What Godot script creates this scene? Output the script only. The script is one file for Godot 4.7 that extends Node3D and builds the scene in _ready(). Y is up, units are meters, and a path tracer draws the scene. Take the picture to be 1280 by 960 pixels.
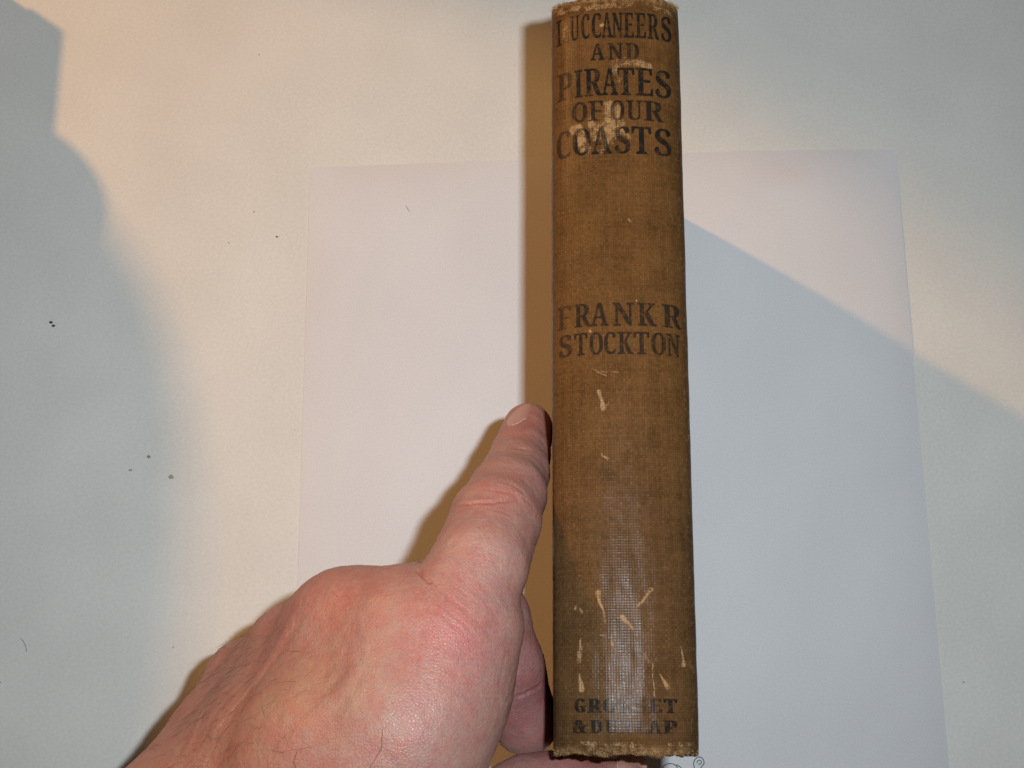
extends Node3D
# A worn cloth-bound book standing on its fore edge on a sheet of paper, held by a left hand, seen from above.
# Lengths in the builders are centimetres (V() turns them into metres). The camera stands 46.3 cm above the tabletop.

const CM := 0.01

func V(x: float, y: float, z: float) -> Vector3:
	return Vector3(x, y, z) * CM

func S(r: float, g: float, b: float) -> Color:   # linear base colour -> the sRGB that albedo_color expects
	return Color(r, g, b).linear_to_srgb()

# ---------------------------------------------------------------- naming
func put(o: Node3D, called: String, parent: Node = null) -> Node3D:
	o.name = called
	(parent if parent else self).add_child(o, true)
	return o

func tag(o: Node, label: String, category := "", group := "", kind := "") -> void:
	if label: o.set_meta("label", label)
	if category: o.set_meta("category", category)
	if group: o.set_meta("group", group)
	if kind: o.set_meta("kind", kind)

func solid(called: String, m: Mesh, mat: Material, parent: Node = null) -> MeshInstance3D:
	var o := MeshInstance3D.new()
	o.mesh = m
	o.material_override = mat
	put(o, called, parent)
	return o

# ---------------------------------------------------------------- mesh helpers
func grid_mesh(rows: Array, uvs: Array = [], closed := false) -> ArrayMesh:   # rows of equally many points (metres)
	var st := SurfaceTool.new()
	st.begin(Mesh.PRIMITIVE_TRIANGLES)
	var n: int = rows[0].size()
	for i in rows.size():
		for j in n:
			if uvs: st.set_uv(uvs[i][j])
			st.add_vertex(rows[i][j])
	for i in rows.size() - 1:
		for j in (n if closed else n - 1):
			var a: int = i * n + j
			var b: int = i * n + (j + 1) % n
			st.add_index(a); st.add_index(b); st.add_index(a + n)
			st.add_index(b); st.add_index(b + n); st.add_index(a + n)
	st.generate_normals()
	return st.commit()

func tube(st: SurfaceTool, pts: Array, radii: Array, sides := 5) -> void:   # a tapering tube through points (metres)
	var up := Vector3(0.31, 0.8, 0.52).normalized()
	var rings := []
	for i in pts.size():
		var d: Vector3 = (pts[mini(i + 1, pts.size() - 1)] - pts[maxi(i - 1, 0)]).normalized()
		var x := d.cross(up).normalized()
		var y := d.cross(x)
		var ring := []
		for k in sides:
			var a := TAU * k / sides
			ring.append(pts[i] + (x * cos(a) + y * sin(a)) * radii[i])
		rings.append(ring)
	for i in rings.size() - 1:
		for k in sides:
			var l := (k + 1) % sides
			for p in [rings[i][k], rings[i + 1][k], rings[i][l], rings[i][l], rings[i + 1][k], rings[i + 1][l]]:
				st.add_vertex(p)
	for e in [0, rings.size() - 1]:
		for k in range(1, sides - 1):
			var f := [rings[e][0], rings[e][k], rings[e][k + 1]]
			if e == 0: f.reverse()
			for p in f: st.add_vertex(p)

func noise_bytes(seed_: int, w: int, h: int, freq: float, octaves := 3, type := FastNoiseLite.TYPE_SIMPLEX_SMOOTH, seamless := false) -> PackedByteArray:
	var n := FastNoiseLite.new()
	n.seed = seed_
	n.noise_type = type
	n.frequency = freq
	n.fractal_octaves = octaves
	if octaves == 1: n.fractal_type = FastNoiseLite.FRACTAL_NONE
	var im := n.get_seamless_image(w, h) if seamless else n.get_image(w, h, false, false, false)
	im.convert(Image.FORMAT_L8)
	return im.get_data()

func texture(data: PackedByteArray, w: int, h: int, format := Image.FORMAT_RGB8) -> ImageTexture:
	return ImageTexture.create_from_image(Image.create_from_data(w, h, false, format, data))

var enc := PackedByteArray()   # linear 0..1 in 4096 steps -> sRGB byte
func srgb(x: float) -> int:
	return enc[clampi(int(x * 4095.0), 0, 4095)]

func _ready() -> void:
	# ------------------------------------------------------------ camera, air, lamps, exposure
	var cam := Camera3D.new()
	cam.fov = 31.72
	cam.near = 0.02
	cam.far = 30.0
	put(cam, "camera")
	cam.position = V(0, 46.3, 0)
	cam.rotation_degrees = Vector3(-75.5, 0, 0)
	cam.current = true
	var we := WorldEnvironment.new()
	var env := Environment.new()
	env.background_mode = Environment.BG_COLOR
	env.background_color = S(0.030, 0.024, 0.018)
	env.tonemap_mode = Environment.TONE_MAPPER_LINEAR
	env.tonemap_exposure = 1.0
	env.sdfgi_enabled = true
	env.ssao_enabled = true
	env.ssil_enabled = true
	we.environment = env
	we.name = "environment"
	add_child(we)
	# the camera's own flash, just right of and above the lens
	var flash := AreaLight3D.new()
	flash.light_color = S(0.88, 0.98, 1.05)
	flash.light_energy = 0.146
	flash.area_size = Vector2(0.009, 0.006)
	flash.area_range = 3.0
	flash.area_attenuation = 2.0
	flash.shadow_enabled = true
	put(flash, "flash_light")
	flash.position = V(2.8, 46.3, -1.97)
	flash.rotation_degrees = Vector3(-58.0, 13.0, 0)
	# the warm desk lamp beyond the upper left of the frame (its shade and bulb are built below)
	var lamp := SpotLight3D.new()
	lamp.light_color = S(1.0, 0.50, 0.155)
	lamp.light_energy = 0.60
	lamp.light_size = 0.020
	lamp.spot_range = 5.0
	lamp.spot_attenuation = 2.0
	lamp.spot_angle = 12.0
	lamp.spot_angle_attenuation = 0.4
	lamp.shadow_enabled = true
	put(lamp, "lamp_light")
	var lamp_at := V(-77, 68, -69)
	lamp.look_at_from_position(lamp_at, V(-5.0, 0, -5.0), Vector3.UP)

	for i in 4096:
		enc.append(clampi(roundi(Color(i / 4095.0, 0, 0).linear_to_srgb().r * 255.0), 0, 255))

	build_table()
	build_paper()
	build_book()
	build_hand()
	build_bits()
	build_lamp_and_blockers()

# ---------------------------------------------------------------- the surface
func build_table() -> void:
	var n := 1024
	var a := noise_bytes(3, n, n, 0.006, 4, FastNoiseLite.TYPE_SIMPLEX_SMOOTH, true)
	var b := noise_bytes(5, n, n, 0.22, 2, FastNoiseLite.TYPE_SIMPLEX_SMOOTH, true)
	var d := PackedByteArray()
	d.resize(n * n * 3)
	for i in n * n:
		var k := 1.0 + (a[i] - 128) * 0.00035 + (b[i] - 128) * 0.0005
		d[i * 3] = srgb(0.780 * k)
		d[i * 3 + 1] = srgb(0.750 * k)
		d[i * 3 + 2] = srgb(0.695 * k)
	var rng := RandomNumberGenerator.new()
	rng.seed = 11
	for s in 18:   # specks of dirt ground into the surface
		var x := rng.randi() % n
		var y := rng.randi() % n
		var t := rng.randf_range(0.55, 0.85)
		for q in rng.randi_range(1, 4):
			var i := (posmod(y + rng.randi_range(0, 1), n) * n + posmod(x + rng.randi_range(0, 1), n)) * 3
			for c in 3: d[i + c] = int(d[i + c] * t)
	var m := StandardMaterial3D.new()
	m.albedo_texture = texture(d, n, n)
	m.roughness = 0.55
	m.metallic_specular = 0.35
	m.heightmap_enabled = true
	m.heightmap_texture = texture(b, n, n, Image.FORMAT_L8)
	m.heightmap_scale = 0.0012
	m.uv1_triplanar = true
	m.uv1_scale = Vector3.ONE * 3.1
	var o := CSGBox3D.new()
	o.size = Vector3(2.4, 0.03, 1.9)
	o.position = V(-8, -1.5, -10)
	o.material = m
	put(o, "tabletop")
	tag(o, "", "", "", "structure")

# ---------------------------------------------------------------- the sheet of paper
func paper_height(p: Vector3, u: float, v: float) -> float:   # the sheet swells a little off the table, its edges down, pressed flat under the book
	var du := minf(u, 1.0 - u) * 21.6
	var dv := minf(v, 1.0 - v) * 28.0
	var pressed := 1.0 - exp(-pow((p.x / CM - 3.1) / 3.6, 2.0))
	return 0.0005 + 0.0034 * pressed * (1.0 - exp(-du / 1.5)) * (1.0 - exp(-dv / 1.2))

func paper_point(u: float, v: float) -> Vector3:
	var top := V(-7.44, 0, -20.21).lerp(V(14.16, 0, -20.92), u)
	var low := V(-7.18, 0, 7.6).lerp(V(14.46, 0, 7.0), u)
	var p := top.lerp(low, v)
	p.z -= 0.0012 * sin(PI * pow(u, 1.7)) * (1.0 - v)
	p.y = paper_height(p, u, v)
	return p

func build_paper() -> void:
	var n := 1024
	var a := noise_bytes(21, n, n, 0.004, 4)
	var b := noise_bytes(23, n, n, 0.30, 2)
	var e := noise_bytes(25, n, n, 0.012, 4)
	var d := PackedByteArray()
	d.resize(n * n * 3)
	for y in n:
		for x in n:
			var i := y * n + x
			var k := 1.0 + (a[i] - 128) * 0.0003 + (b[i] - 128) * 0.0006
			# a faint pinkish smudge near the top right
			var sx := (x / float(n) - 0.80) / 0.055
			var sy := (y / float(n) - 0.032) / 0.018
			var pink := exp(-(sx * sx + sy * sy)) * 0.045 * (e[i] / 128.0)
			d[i * 3] = srgb(0.755 * k)
			d[i * 3 + 1] = srgb(0.735 * k * (1.0 - pink))
			d[i * 3 + 2] = srgb(0.740 * k * (1.0 - pink * 1.1))
	var m := StandardMaterial3D.new()
	m.albedo_texture = texture(d, n, n)
	m.roughness = 0.8
	m.metallic_specular = 0.25
	m.heightmap_enabled = true
	m.heightmap_texture = texture(b, n, n, Image.FORMAT_L8)
	m.heightmap_scale = 0.001
	m.texture_repeat = false
	var rows := []
	var uvs := []
	m.cull_mode = BaseMaterial3D.CULL_DISABLED
	var nx := 60
	var ny := 72
	var th := Vector3(0, 0.00012, 0)
	for j in ny + 1:
		var r := []
		var t := []
		for i in nx + 1:
			r.append(paper_point(float(i) / nx, float(j) / ny) + th)
			t.append(Vector2(float(i) / nx, float(j) / ny))
		rows.append(r); uvs.append(t)
	var face := grid_mesh(rows, uvs)
	var st0 := SurfaceTool.new()
	st0.begin(Mesh.PRIMITIVE_TRIANGLES)
	st0.append_from(face, 0, Transform3D())
	var back := []          # the lower face, and the four thin edges
	for j in range(ny, -1, -1):
		var r := []
		for q in rows[j]: r.append(q - th)
		back.append(r)
	var plain := []
	for r in back:
		var t := []
		for q in r: t.append(Vector2(0.3, 0.6))
		plain.append(t)
	st0.append_from(grid_mesh(back, plain), 0, Transform3D())
	for edge in [rows[0].duplicate(), rows[ny].duplicate(), rows.map(func(r): return r[0]), rows.map(func(r): return r[nx])]:
		var under: Array = edge.map(func(q): return q - th)
		var t: Array = edge.map(func(q): return Vector2(0.3, 0.6))
		st0.append_from(grid_mesh([edge, under], [t, t]), 0, Transform3D())
	var o := solid("paper_sheet", st0.commit(), m)
	# a bit of line drawing printed near the lower end of the sheet, mostly under the book
	var st := SurfaceTool.new()
	st.begin(Mesh.PRIMITIVE_TRIANGLES)
	for c in [
		[[5.28, 0.86], [5.40, 0.70], [5.62, 0.62], [5.86, 0.68], [5.98, 0.90], [5.96, 1.20], [5.80, 1.42], [5.52, 1.48], [5.32, 1.36]],
		[[5.46, 1.22], [5.42, 1.00], [5.52, 0.86], [5.68, 0.86], [5.76, 1.00], [5.70, 1.16]],
		[[5.90, 0.66], [6.10, 0.80], [6.18, 1.05], [6.14, 1.35]],
		[[6.36, 1.40], [6.48, 1.05], [6.62, 0.82], [6.60, 0.60], [6.70, 0.42], [6.88, 0.36], [7.00, 0.46], [7.02, 0.62], [6.92, 0.74], [6.82, 0.90], [6.66, 1.20], [6.58, 1.45]],
		[[6.74, 0.60], [6.76, 0.52], [6.86, 0.48], [6.92, 0.55], [6.88, 0.63], [6.78, 0.64]],
		[[5.05, 1.02], [5.12, 1.12], [5.24, 1.16], [5.34, 1.10]],
		[[5.00, 1.25], [5.20, 1.30], [5.40, 1.24]],
	]:
		var line := Curve2D.new()
		for i in c.size():
			var t: Vector2 = (Vector2(c[mini(i + 1, c.size() - 1)][0], c[mini(i + 1, c.size() - 1)][1]) - Vector2(c[maxi(i - 1, 0)][0], c[maxi(i - 1, 0)][1])) / 6.0
			line.add_point(Vector2(c[i][0], c[i][1]), -t, t)
		line.bake_interval = 0.04
		var pts := line.get_baked_points()
		for i in pts.size() - 1:
			var n2 := (pts[i + 1] - pts[i]).orthogonal().normalized() * 0.019
			var q := [pts[i] + n2, pts[i] - n2, pts[i + 1] + n2, pts[i + 1] - n2]
			for k in [0, 1, 2, 2, 1, 3]: st.add_vertex(V(q[k].x * 0.8 + 0.68, (paper_height(V(q[k].x * 0.8 + 0.68, 0, 0), 0.6, 0.7) + 0.0003) / CM, q[k].y * 0.8 + 0.46))
	st.generate_normals()
	var ink := StandardMaterial3D.new()
	ink.albedo_color = S(0.10, 0.13, 0.14)
	ink.roughness = 0.8
	solid("printed_drawing", st.commit(), ink, o)
	tag(o, "plain white sheet of paper lying flat on the tabletop under the book", "paper")

# ---------------------------------------------------------------- the book
const BOOK_W := 1.715     # half the thickness
const BOOK_L := 9.72      # half the length of the spine
const BOOK_H := 13.95     # fore edge to crown of the spine

func spine_drop(x: float) -> float:
	var a := minf(absf(x), 1.0)
	return 0.75 * (1.0 - pow(maxf(1.0 - pow(a, 2.6), 0.0), 0.55))

var arc_x := []      # the spine's cross-section: x in -1..1 and the share of the arc run through so far
var arc_s := []
var arc_len := 0.0

func arc_of(x: float) -> float:   # x -1..1 -> 0..1 along the arc
	var i: int = clampi(arc_x.bsearch(x), 1, arc_x.size() - 1)
	return lerpf(arc_s[i - 1], arc_s[i], clampf((x - arc_x[i - 1]) / (arc_x[i] - arc_x[i - 1]), 0.0, 1.0))

const SW := 480
const SH := 2048
const SPINE_TOP := 9.9   # the texture runs from -9.9 to 9.9 cm

func tex_u(x: float) -> float: return arc_of(x) * SW
func tex_v(v: float) -> float: return (v + SPINE_TOP) / (2.0 * SPINE_TOP) * SH

func ink_letter(mask: PackedFloat32Array, ch: String, x0: float, x1: float, v0: float, v1: float, strength: float, bold: bool) -> void:
	var tm := TextMesh.new()
	var f := SystemFont.new()
	f.font_names = PackedStringArray(["Droid Serif"])
	f.font_weight = 700 if bold else 400
	tm.font = f
	tm.text = ch
	tm.font_size = 64
	tm.depth = 0.0
	tm.curve_step = 1.0
	var s := tm.surface_get_arrays(0)
	var p: PackedVector3Array = s[Mesh.ARRAY_VERTEX]
	var ix: PackedInt32Array = s[Mesh.ARRAY_INDEX] if s[Mesh.ARRAY_INDEX] != null else PackedInt32Array(range(p.size()))
	var lo := Vector2(1e9, 1e9)
	var hi := -lo
	for q in p:
		lo = lo.min(Vector2(q.x, q.y))
		hi = hi.max(Vector2(q.x, q.y))
	var U0 := tex_u(x0)
	var U1 := tex_u(x1)
	var W0 := tex_v(v0)
	var W1 := tex_v(v1)
	for t in range(0, ix.size(), 3):
		var q := []
		for k in 3:
			var c := (Vector2(p[ix[t + k]].x, p[ix[t + k]].y) - lo) / (hi - lo)
			q.append(Vector2(lerpf(U0, U1, c.x), lerpf(W1, W0, c.y)))
		var area: float = (q[1] - q[0]).cross(q[2] - q[0])
		if absf(area) < 1e-5: continue
		for y in range(maxi(0, floori(minf(q[0].y, minf(q[1].y, q[2].y)))), mini(SH, ceili(maxf(q[0].y, maxf(q[1].y, q[2].y))) + 1)):
			for x in range(maxi(0, floori(minf(q[0].x, minf(q[1].x, q[2].x)))), mini(SW, ceili(maxf(q[0].x, maxf(q[1].x, q[2].x))) + 1)):
				var c := Vector2(x + 0.5, y + 0.5)
				var a: float = (q[1] - q[0]).cross(c - q[0]) / area
				var b: float = (q[2] - q[1]).cross(c - q[1]) / area
				var e: float = (q[0] - q[2]).cross(c - q[2]) / area
				if a >= -0.002 and b >= -0.002 and e >= -0.002:
					mask[y * SW + x] = strength

func soften(mask: PackedFloat32Array) -> PackedFloat32Array:
	var out := mask.duplicate()
	for y in range(1, SH - 1):
		var r := y * SW
		for x in range(1, SW - 1):
			var i := r + x
			var a := mask[i]
			var s := mask[i - 1] + mask[i + 1] + mask[i - SW] + mask[i + SW]
			if a + s > 0.0: out[i] = a * 0.4 + s * 0.15
	return out

func scuff(pale: PackedFloat32Array, x0: float, v0: float, x1: float, v1: float, r0: float, r1: float, strength: float) -> void:
	# a rubbed mark from one point of the spine to another; radii in cm, uneven by a little
	var A := Vector2(arc_of(x0) * arc_len, v0)
	var B := Vector2(arc_of(x1) * arc_len, v1)
	var R := maxf(r0, r1) * 1.6 + 0.03
	var wob := FastNoiseLite.new()
	wob.seed = 91
	wob.frequency = 3.0
	wob.fractal_octaves = 2
	for y in range(maxi(0, int(tex_v(minf(v0, v1) - R))), mini(SH, int(tex_v(maxf(v0, v1) + R)))):
		for x in range(maxi(0, int((minf(A.x, B.x) - R) / arc_len * SW)), mini(SW, int((maxf(A.x, B.x) + R) / arc_len * SW))):
			var p := Vector2((x + 0.5) / SW * arc_len, (y + 0.5) / SH * 2.0 * SPINE_TOP - SPINE_TOP)
			p += Vector2(wob.get_noise_2dv(p), wob.get_noise_2dv(p + Vector2(40, 9))) * 0.032
			var t := clampf((p - A).dot(B - A) / maxf((B - A).length_squared(), 1e-6), 0.0, 1.0)
			var r := lerpf(r0, r1, t)
			var k := clampf((r * 1.25 - p.distance_to(A.lerp(B, t))) / (r * 0.6), 0.0, 1.0) * strength
			var i := y * SW + x
			pale[i] = maxf(pale[i], k)

func spine_material() -> StandardMaterial3D:
	var ink := PackedFloat32Array()
	ink.resize(SW * SH)
	var pale := PackedFloat32Array()
	pale.resize(SW * SH)
	var lines := [
		["BUCCANEERS", -9.262, -8.521, [-0.93, -0.80, -0.715, -0.576, -0.54, -0.419, -0.381, -0.239, -0.227, -0.067, -0.067, 0.094, 0.113, 0.261, 0.292, 0.447, 0.48, 0.657, 0.696, 0.854], 0.95],
		["AND", -8.362, -7.880, [-0.404, -0.19, -0.136, 0.092, 0.133, 0.334], 0.92],
		["PIRATES", -7.651, -6.855, [-0.909, -0.689, -0.657, -0.534, -0.502, -0.238, -0.238, 0.006, -0.001, 0.258, 0.285, 0.541, 0.583, 0.821], 0.97],
		["OFOUR", -6.718, -6.150, [-0.687, -0.466, -0.441, -0.231, -0.11, 0.096, 0.129, 0.369, 0.396, 0.696], 0.9],
		["COASTS", -5.978, -5.205, [-0.925, -0.721, -0.683, -0.418, -0.406, -0.104, -0.05, 0.173, 0.201, 0.495, 0.548, 0.81], 0.97],
		["FRANKR", -1.181, -0.573, [-0.922, -0.729, -0.676, -0.444, -0.44, -0.188, -0.118, 0.186, 0.239, 0.515, 0.599, 0.89], 0.85],
		["STOCKTON", -0.416, 0.164, [-0.9, -0.714, -0.679, -0.494, -0.459, -0.274, -0.251, -0.089, -0.054, 0.166, 0.178, 0.4, 0.435, 0.644, 0.661, 0.858], 0.85],
		["GROSSET", 8.486, 8.804, [-0.704, -0.566, -0.531, -0.355, -0.317, -0.16, -0.128, 0.02, 0.067, 0.252, 0.295, 0.46, 0.499, 0.671], 0.8],
		["&DUNLAP", 8.975, 9.272, [-0.729, -0.552, -0.498, -0.348, -0.294, -0.143, -0.1, 0.041, 0.116, 0.279, 0.279, 0.453, 0.486, 0.664], 0.8],
	]
	for l in lines:
		var text: String = l[0]
		for k in text.length():
			var st: float = l[4]
			if k == 0 and text in ["PIRATES", "COASTS", "FRANKR"]: st *= 0.72
			if k == 0 and text == "STOCKTON": st *= 0.85
			if text[0] in ["G", "&"]: st *= [1.2, 1.15, 1.05, 0.6, 0.6, 1.0, 1.2][k]  # middle letters inked fainter, for wear and for glare painted in
			if k == 0 and text == "BUCCANEERS":   # only a leaning stem is left of the first letter
				ink_letter(ink, "I", -0.93, -0.845, l[1] - 0.0, l[2] + 0.03, 0.9, true)
				continue
			var dy := 0.0
			for fat in ([-0.010, 0.0, 0.010] if text[0] in ["G", "&"] else [-0.004, 0.004]):     # the stamped ink has spread a little
				ink_letter(ink, text[k], l[3][k * 2] + fat, l[3][k * 2 + 1] + fat, l[1] + dy, l[2] + dy, st, true)
	ink = soften(ink)
	# rubbed patches, drips and nicks where the pale ground shows
	var rubbed := [
		[-0.02, -7.80, 0.25, -7.84, 0.10, 0.14, 0.75], [0.20, -7.82, 0.48, -7.72, 0.12, 0.10, 0.85], [-0.04, -7.80, -0.03, -7.35, 0.10, 0.15, 0.7],
		[-0.12, -6.62, -0.13, -5.95, 0.13, 0.22, 0.95], [0.0, -6.5, -0.12, -5.6, 0.10, 0.20, 0.85], [-0.40, -6.0, -0.02, -5.85, 0.12, 0.20, 0.85], [-0.24, -5.75, -0.22, -5.25, 0.14, 0.08, 0.8],
		[-0.70, -5.98, -0.66, -5.86, 0.09, 0.07, 0.9], [-0.60, -5.98, -0.49, -5.40, 0.14, 0.15, 1.0], [-0.42, -6.2, -0.36, -5.7, 0.1, 0.16, 0.7], [0.03, -6.3, 0.10, -5.7, 0.10, 0.14, 0.6],
		[-0.80, -9.2, -0.78, -8.7, 0.08, 0.08, 0.5], [-0.45, -9.45, 0.15, -9.5, 0.10, 0.12, 0.7], [0.6, -9.45, 0.9, -9.4, 0.08, 0.10, 0.7], [-0.9, -9.5, -0.6, -9.5, 0.1, 0.1, 0.8],
		[-0.6, 9.50, -0.3, 9.55, 0.05, 0.08, 0.6], [-0.2, 9.50, 0.2, 9.56, 0.06, 0.08, 0.6], [0.55, 9.52, 0.9, 9.5, 0.06, 0.05, 0.6],
	]
	var marks := [
		[-0.227, -8.905, -0.227, -8.90, 0.055, 0.055, 0.9],
		[-0.34, 1.101, -0.272, 1.55, 0.035, 0.045, 0.8], [-0.272, 1.55, -0.21, 1.38, 0.035, 0.02, 0.7],
		[-0.315, 2.66, -0.29, 2.73, 0.025, 0.02, 0.6], [-0.27, 2.75, -0.215, 2.82, 0.02, 0.03, 0.6],
		[-0.385, 6.03, -0.30, 6.50, 0.05, 0.022, 0.85], [-0.30, 6.5, -0.277, 6.73, 0.03, 0.02, 0.6], [0.36, 5.96, 0.15, 6.37, 0.055, 0.02, 0.85], [-0.05, 6.60, 0.09, 6.87, 0.055, 0.03, 0.85],
		[-0.21, 7.05, -0.195, 7.26, 0.012, 0.035, 0.7], [-0.620, 7.10, -0.640, 7.60, 0.012, 0.075, 0.9], [-0.64, 7.93, -0.615, 8.27, 0.012, 0.07, 0.9],
		[0.765, 7.25, 0.79, 7.70, 0.010, 0.05, 0.85], [0.46, 7.93, 0.56, 8.22, 0.022, 0.055, 0.8], [0.25, 7.45, 0.29, 7.62, 0.03, 0.05, 0.35],
		[0.352, 7.68, 0.372, 8.42, 0.009, 0.009, 0.9], [-0.43, 0.54, -0.24, 0.70, 0.014, 0.02, 0.6], [-0.3, 0.60, -0.05, 0.64, 0.01, 0.01, 0.5],
		[0.12, -3.42, 0.16, -3.33, 0.018, 0.025, 0.7], [-0.46, -0.46, -0.44, -0.44, 0.03, 0.03, 0.7], [0.23, -1.22, 0.232, -1.20, 0.025, 0.02, 0.7],
		[-0.69, 6.35, -0.69, 6.40, 0.03, 0.03, 0.7], [-0.62, 6.42, -0.61, 6.50, 0.025, 0.03, 0.75], [-0.36, 7.02, -0.3, 7.05, 0.02, 0.02, 0.4],
	]
	var worn := PackedFloat32Array()
	worn.resize(SW * SH)
	for m in rubbed: scuff(worn, m[0], m[1], m[2], m[3], m[4], m[5], m[6])
	for m in marks: scuff(pale, m[0], m[1], m[2], m[3], m[4], m[5], m[6])
	var big := noise_bytes(31, SW, SH, 0.006, 4)
	var mid := noise_bytes(33, SW, SH, 0.035, 3)
	var fine := noise_bytes(35, SW, SH, 0.16, 2)
	var dust := noise_bytes(37, SW, SH, 0.11, 1, FastNoiseLite.TYPE_CELLULAR)
	var rng := RandomNumberGenerator.new()
	rng.seed = 5
	var warp := []   # tone of each thread
	var weft := []
	for i in 80: warp.append(rng.randf_range(-1, 1))
	for i in 400: weft.append(rng.randf_range(-1, 1) + (1.0 if rng.randf() < 0.03 else 0.0))
	var knot := PackedFloat32Array()      # and of each crossing
	for i in 80 * 400: knot.append(rng.randf_range(-1, 1))
	var speck := PackedFloat32Array()
	speck.resize(SW * SH)
	for i in 2600:   # broken thread tops
		var x := rng.randi() % (SW - 4)
		var y := rng.randi() % (SH - 4)
		var k := rng.randf_range(0.12, 0.6)
		if x > SW * 0.3 and rng.randf() < 0.45: continue
		for q in 2 + rng.randi() % 4: speck[(y + rng.randi() % 4) * SW + x + rng.randi() % 4] = k
	var col := PackedByteArray()
	col.resize(SW * SH * 3)
	var hgt := PackedByteArray()
	hgt.resize(SW * SH)
	var rgh := PackedByteArray()
	rgh.resize(SW * SH)
	var px := SW / arc_len * 0.064      # pixels per warp thread
	var py := SH / (2.0 * SPINE_TOP) * 0.064
	var cx := PackedFloat32Array()
	var ex := PackedFloat32Array()
	var tx := PackedInt32Array()
	for x in SW:
		cx.append(pow(absf(sin(PI * x / px)), 0.8))
		tx.append(int(x / px))
		var u := x / float(SW)
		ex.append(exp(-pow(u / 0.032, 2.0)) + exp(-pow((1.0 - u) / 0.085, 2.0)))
	for y in SH:
		var v := (y + 0.5) / SH * 2.0 * SPINE_TOP - SPINE_TOP
		var cy := pow(absf(sin(PI * y / py)), 0.8)
		var ty := int(y / py)
		var wt: float = weft[ty]
		var edge := 0.6 * clampf((v - 9.52) / 0.2, 0.0, 1.0) + 0.8 * clampf((-9.50 - v) / 0.2, 0.0, 1.0)   # rubbed head and tail
		var low := smoothstep(0.0, 6.0, v)
		for x in SW:
			var i := y * SW + x
			var over := (tx[x] + ty) % 2 == 0
			var th := sqrt(cx[x] * cy) * (1.0 if over else 0.9)
			var tone: float = warp[tx[x]] if over else wt
			var kn := knot[ty * 80 + tx[x]]
			var nb := (big[i] - 128) / 128.0
			var nm := (mid[i] - 128) / 128.0
			var nf := (fine[i] - 128) / 128.0
			var k := 1.0 + 0.22 * nb + 0.12 * nm + 0.10 * nf + 0.10 * tone + 0.10 * kn + 0.34 * (th - 0.75)
			var r := 0.119 - 0.019 * low
			var g := 0.0535 - 0.004 * low
			var b := 0.0170 + 0.0025 * low
			k *= 1.0 - 0.66 * ex[x] * (0.8 + 0.5 * nm)            # darker towards the joints, over a wider band on the right
			var blot := Vector2((x / float(SW) - 0.41) * 4.1 / 0.16, (v - 3.2) / 0.24).length_squared()
			if blot < 4.0: k *= 1.0 - 0.35 * exp(-blot)
			r *= k; g *= k; b *= k
			var w := pale[i]
			if w > 0.0: w *= clampf(0.80 + nm * 0.8 + nf * 0.5 + (th - 0.7) * 0.8, 0.0, 1.0)
			var wn := worn[i]
			if wn > 0.0: w = maxf(w, clampf(wn * 1.5 - 0.62 + nm * 1.1 + nf * 0.7 + nb * 0.3 + (th - 0.7) * 0.5, 0.0, 1.0) * 0.68)
			var fray := clampf(edge * (0.55 + nm * 1.1 + nf * 0.9), 0.0, 1.0) * 0.7
			fray = maxf(fray, clampf(ex[x] * (nm * 1.2 + nf * 0.6 - 0.15), 0.0, 1.0) * 0.68)
			w = maxf(w, fray)
			w = maxf(w, speck[i])
			r = lerpf(r, 0.41, w); g = lerpf(g, 0.245, w); b = lerpf(b, 0.115, w)
			var q := ink[i]
			if q > 0.0:
				q *= clampf(0.98 + nm * 0.75 + nf * 0.5 + nb * 0.3 - w * 0.6 + (0.1 if over else -0.06), 0.0, 1.0)
				r = lerpf(r, 0.011, q); g = lerpf(g, 0.0105, q); b = lerpf(b, 0.010, q)
			# a dark blot below the middle
			col[i * 3] = srgb(r)
			col[i * 3 + 1] = srgb(g)
			col[i * 3 + 2] = srgb(b)
			hgt[i] = clampi(int(40 + th * 150 + nf * 25 + tone * 14 + kn * 22 - w * 20), 0, 255)
			rgh[i] = clampi(int(255.0 * (0.31 + 0.06 * nm + 0.30 * w - 0.04 * low + 0.04 * kn)), 0, 255)
	var m := StandardMaterial3D.new()
	m.albedo_texture = texture(col, SW, SH)
	m.roughness_texture = texture(rgh, SW, SH, Image.FORMAT_L8)
	m.roughness = 1.0
	m.roughness_texture_channel = BaseMaterial3D.TEXTURE_CHANNEL_RED
	m.metallic_specular = 0.155
	m.heightmap_enabled = true
	m.heightmap_texture = texture(hgt, SW, SH, Image.FORMAT_L8)
	m.heightmap_scale = 0.0042
	m.texture_repeat = false
	return m

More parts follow.
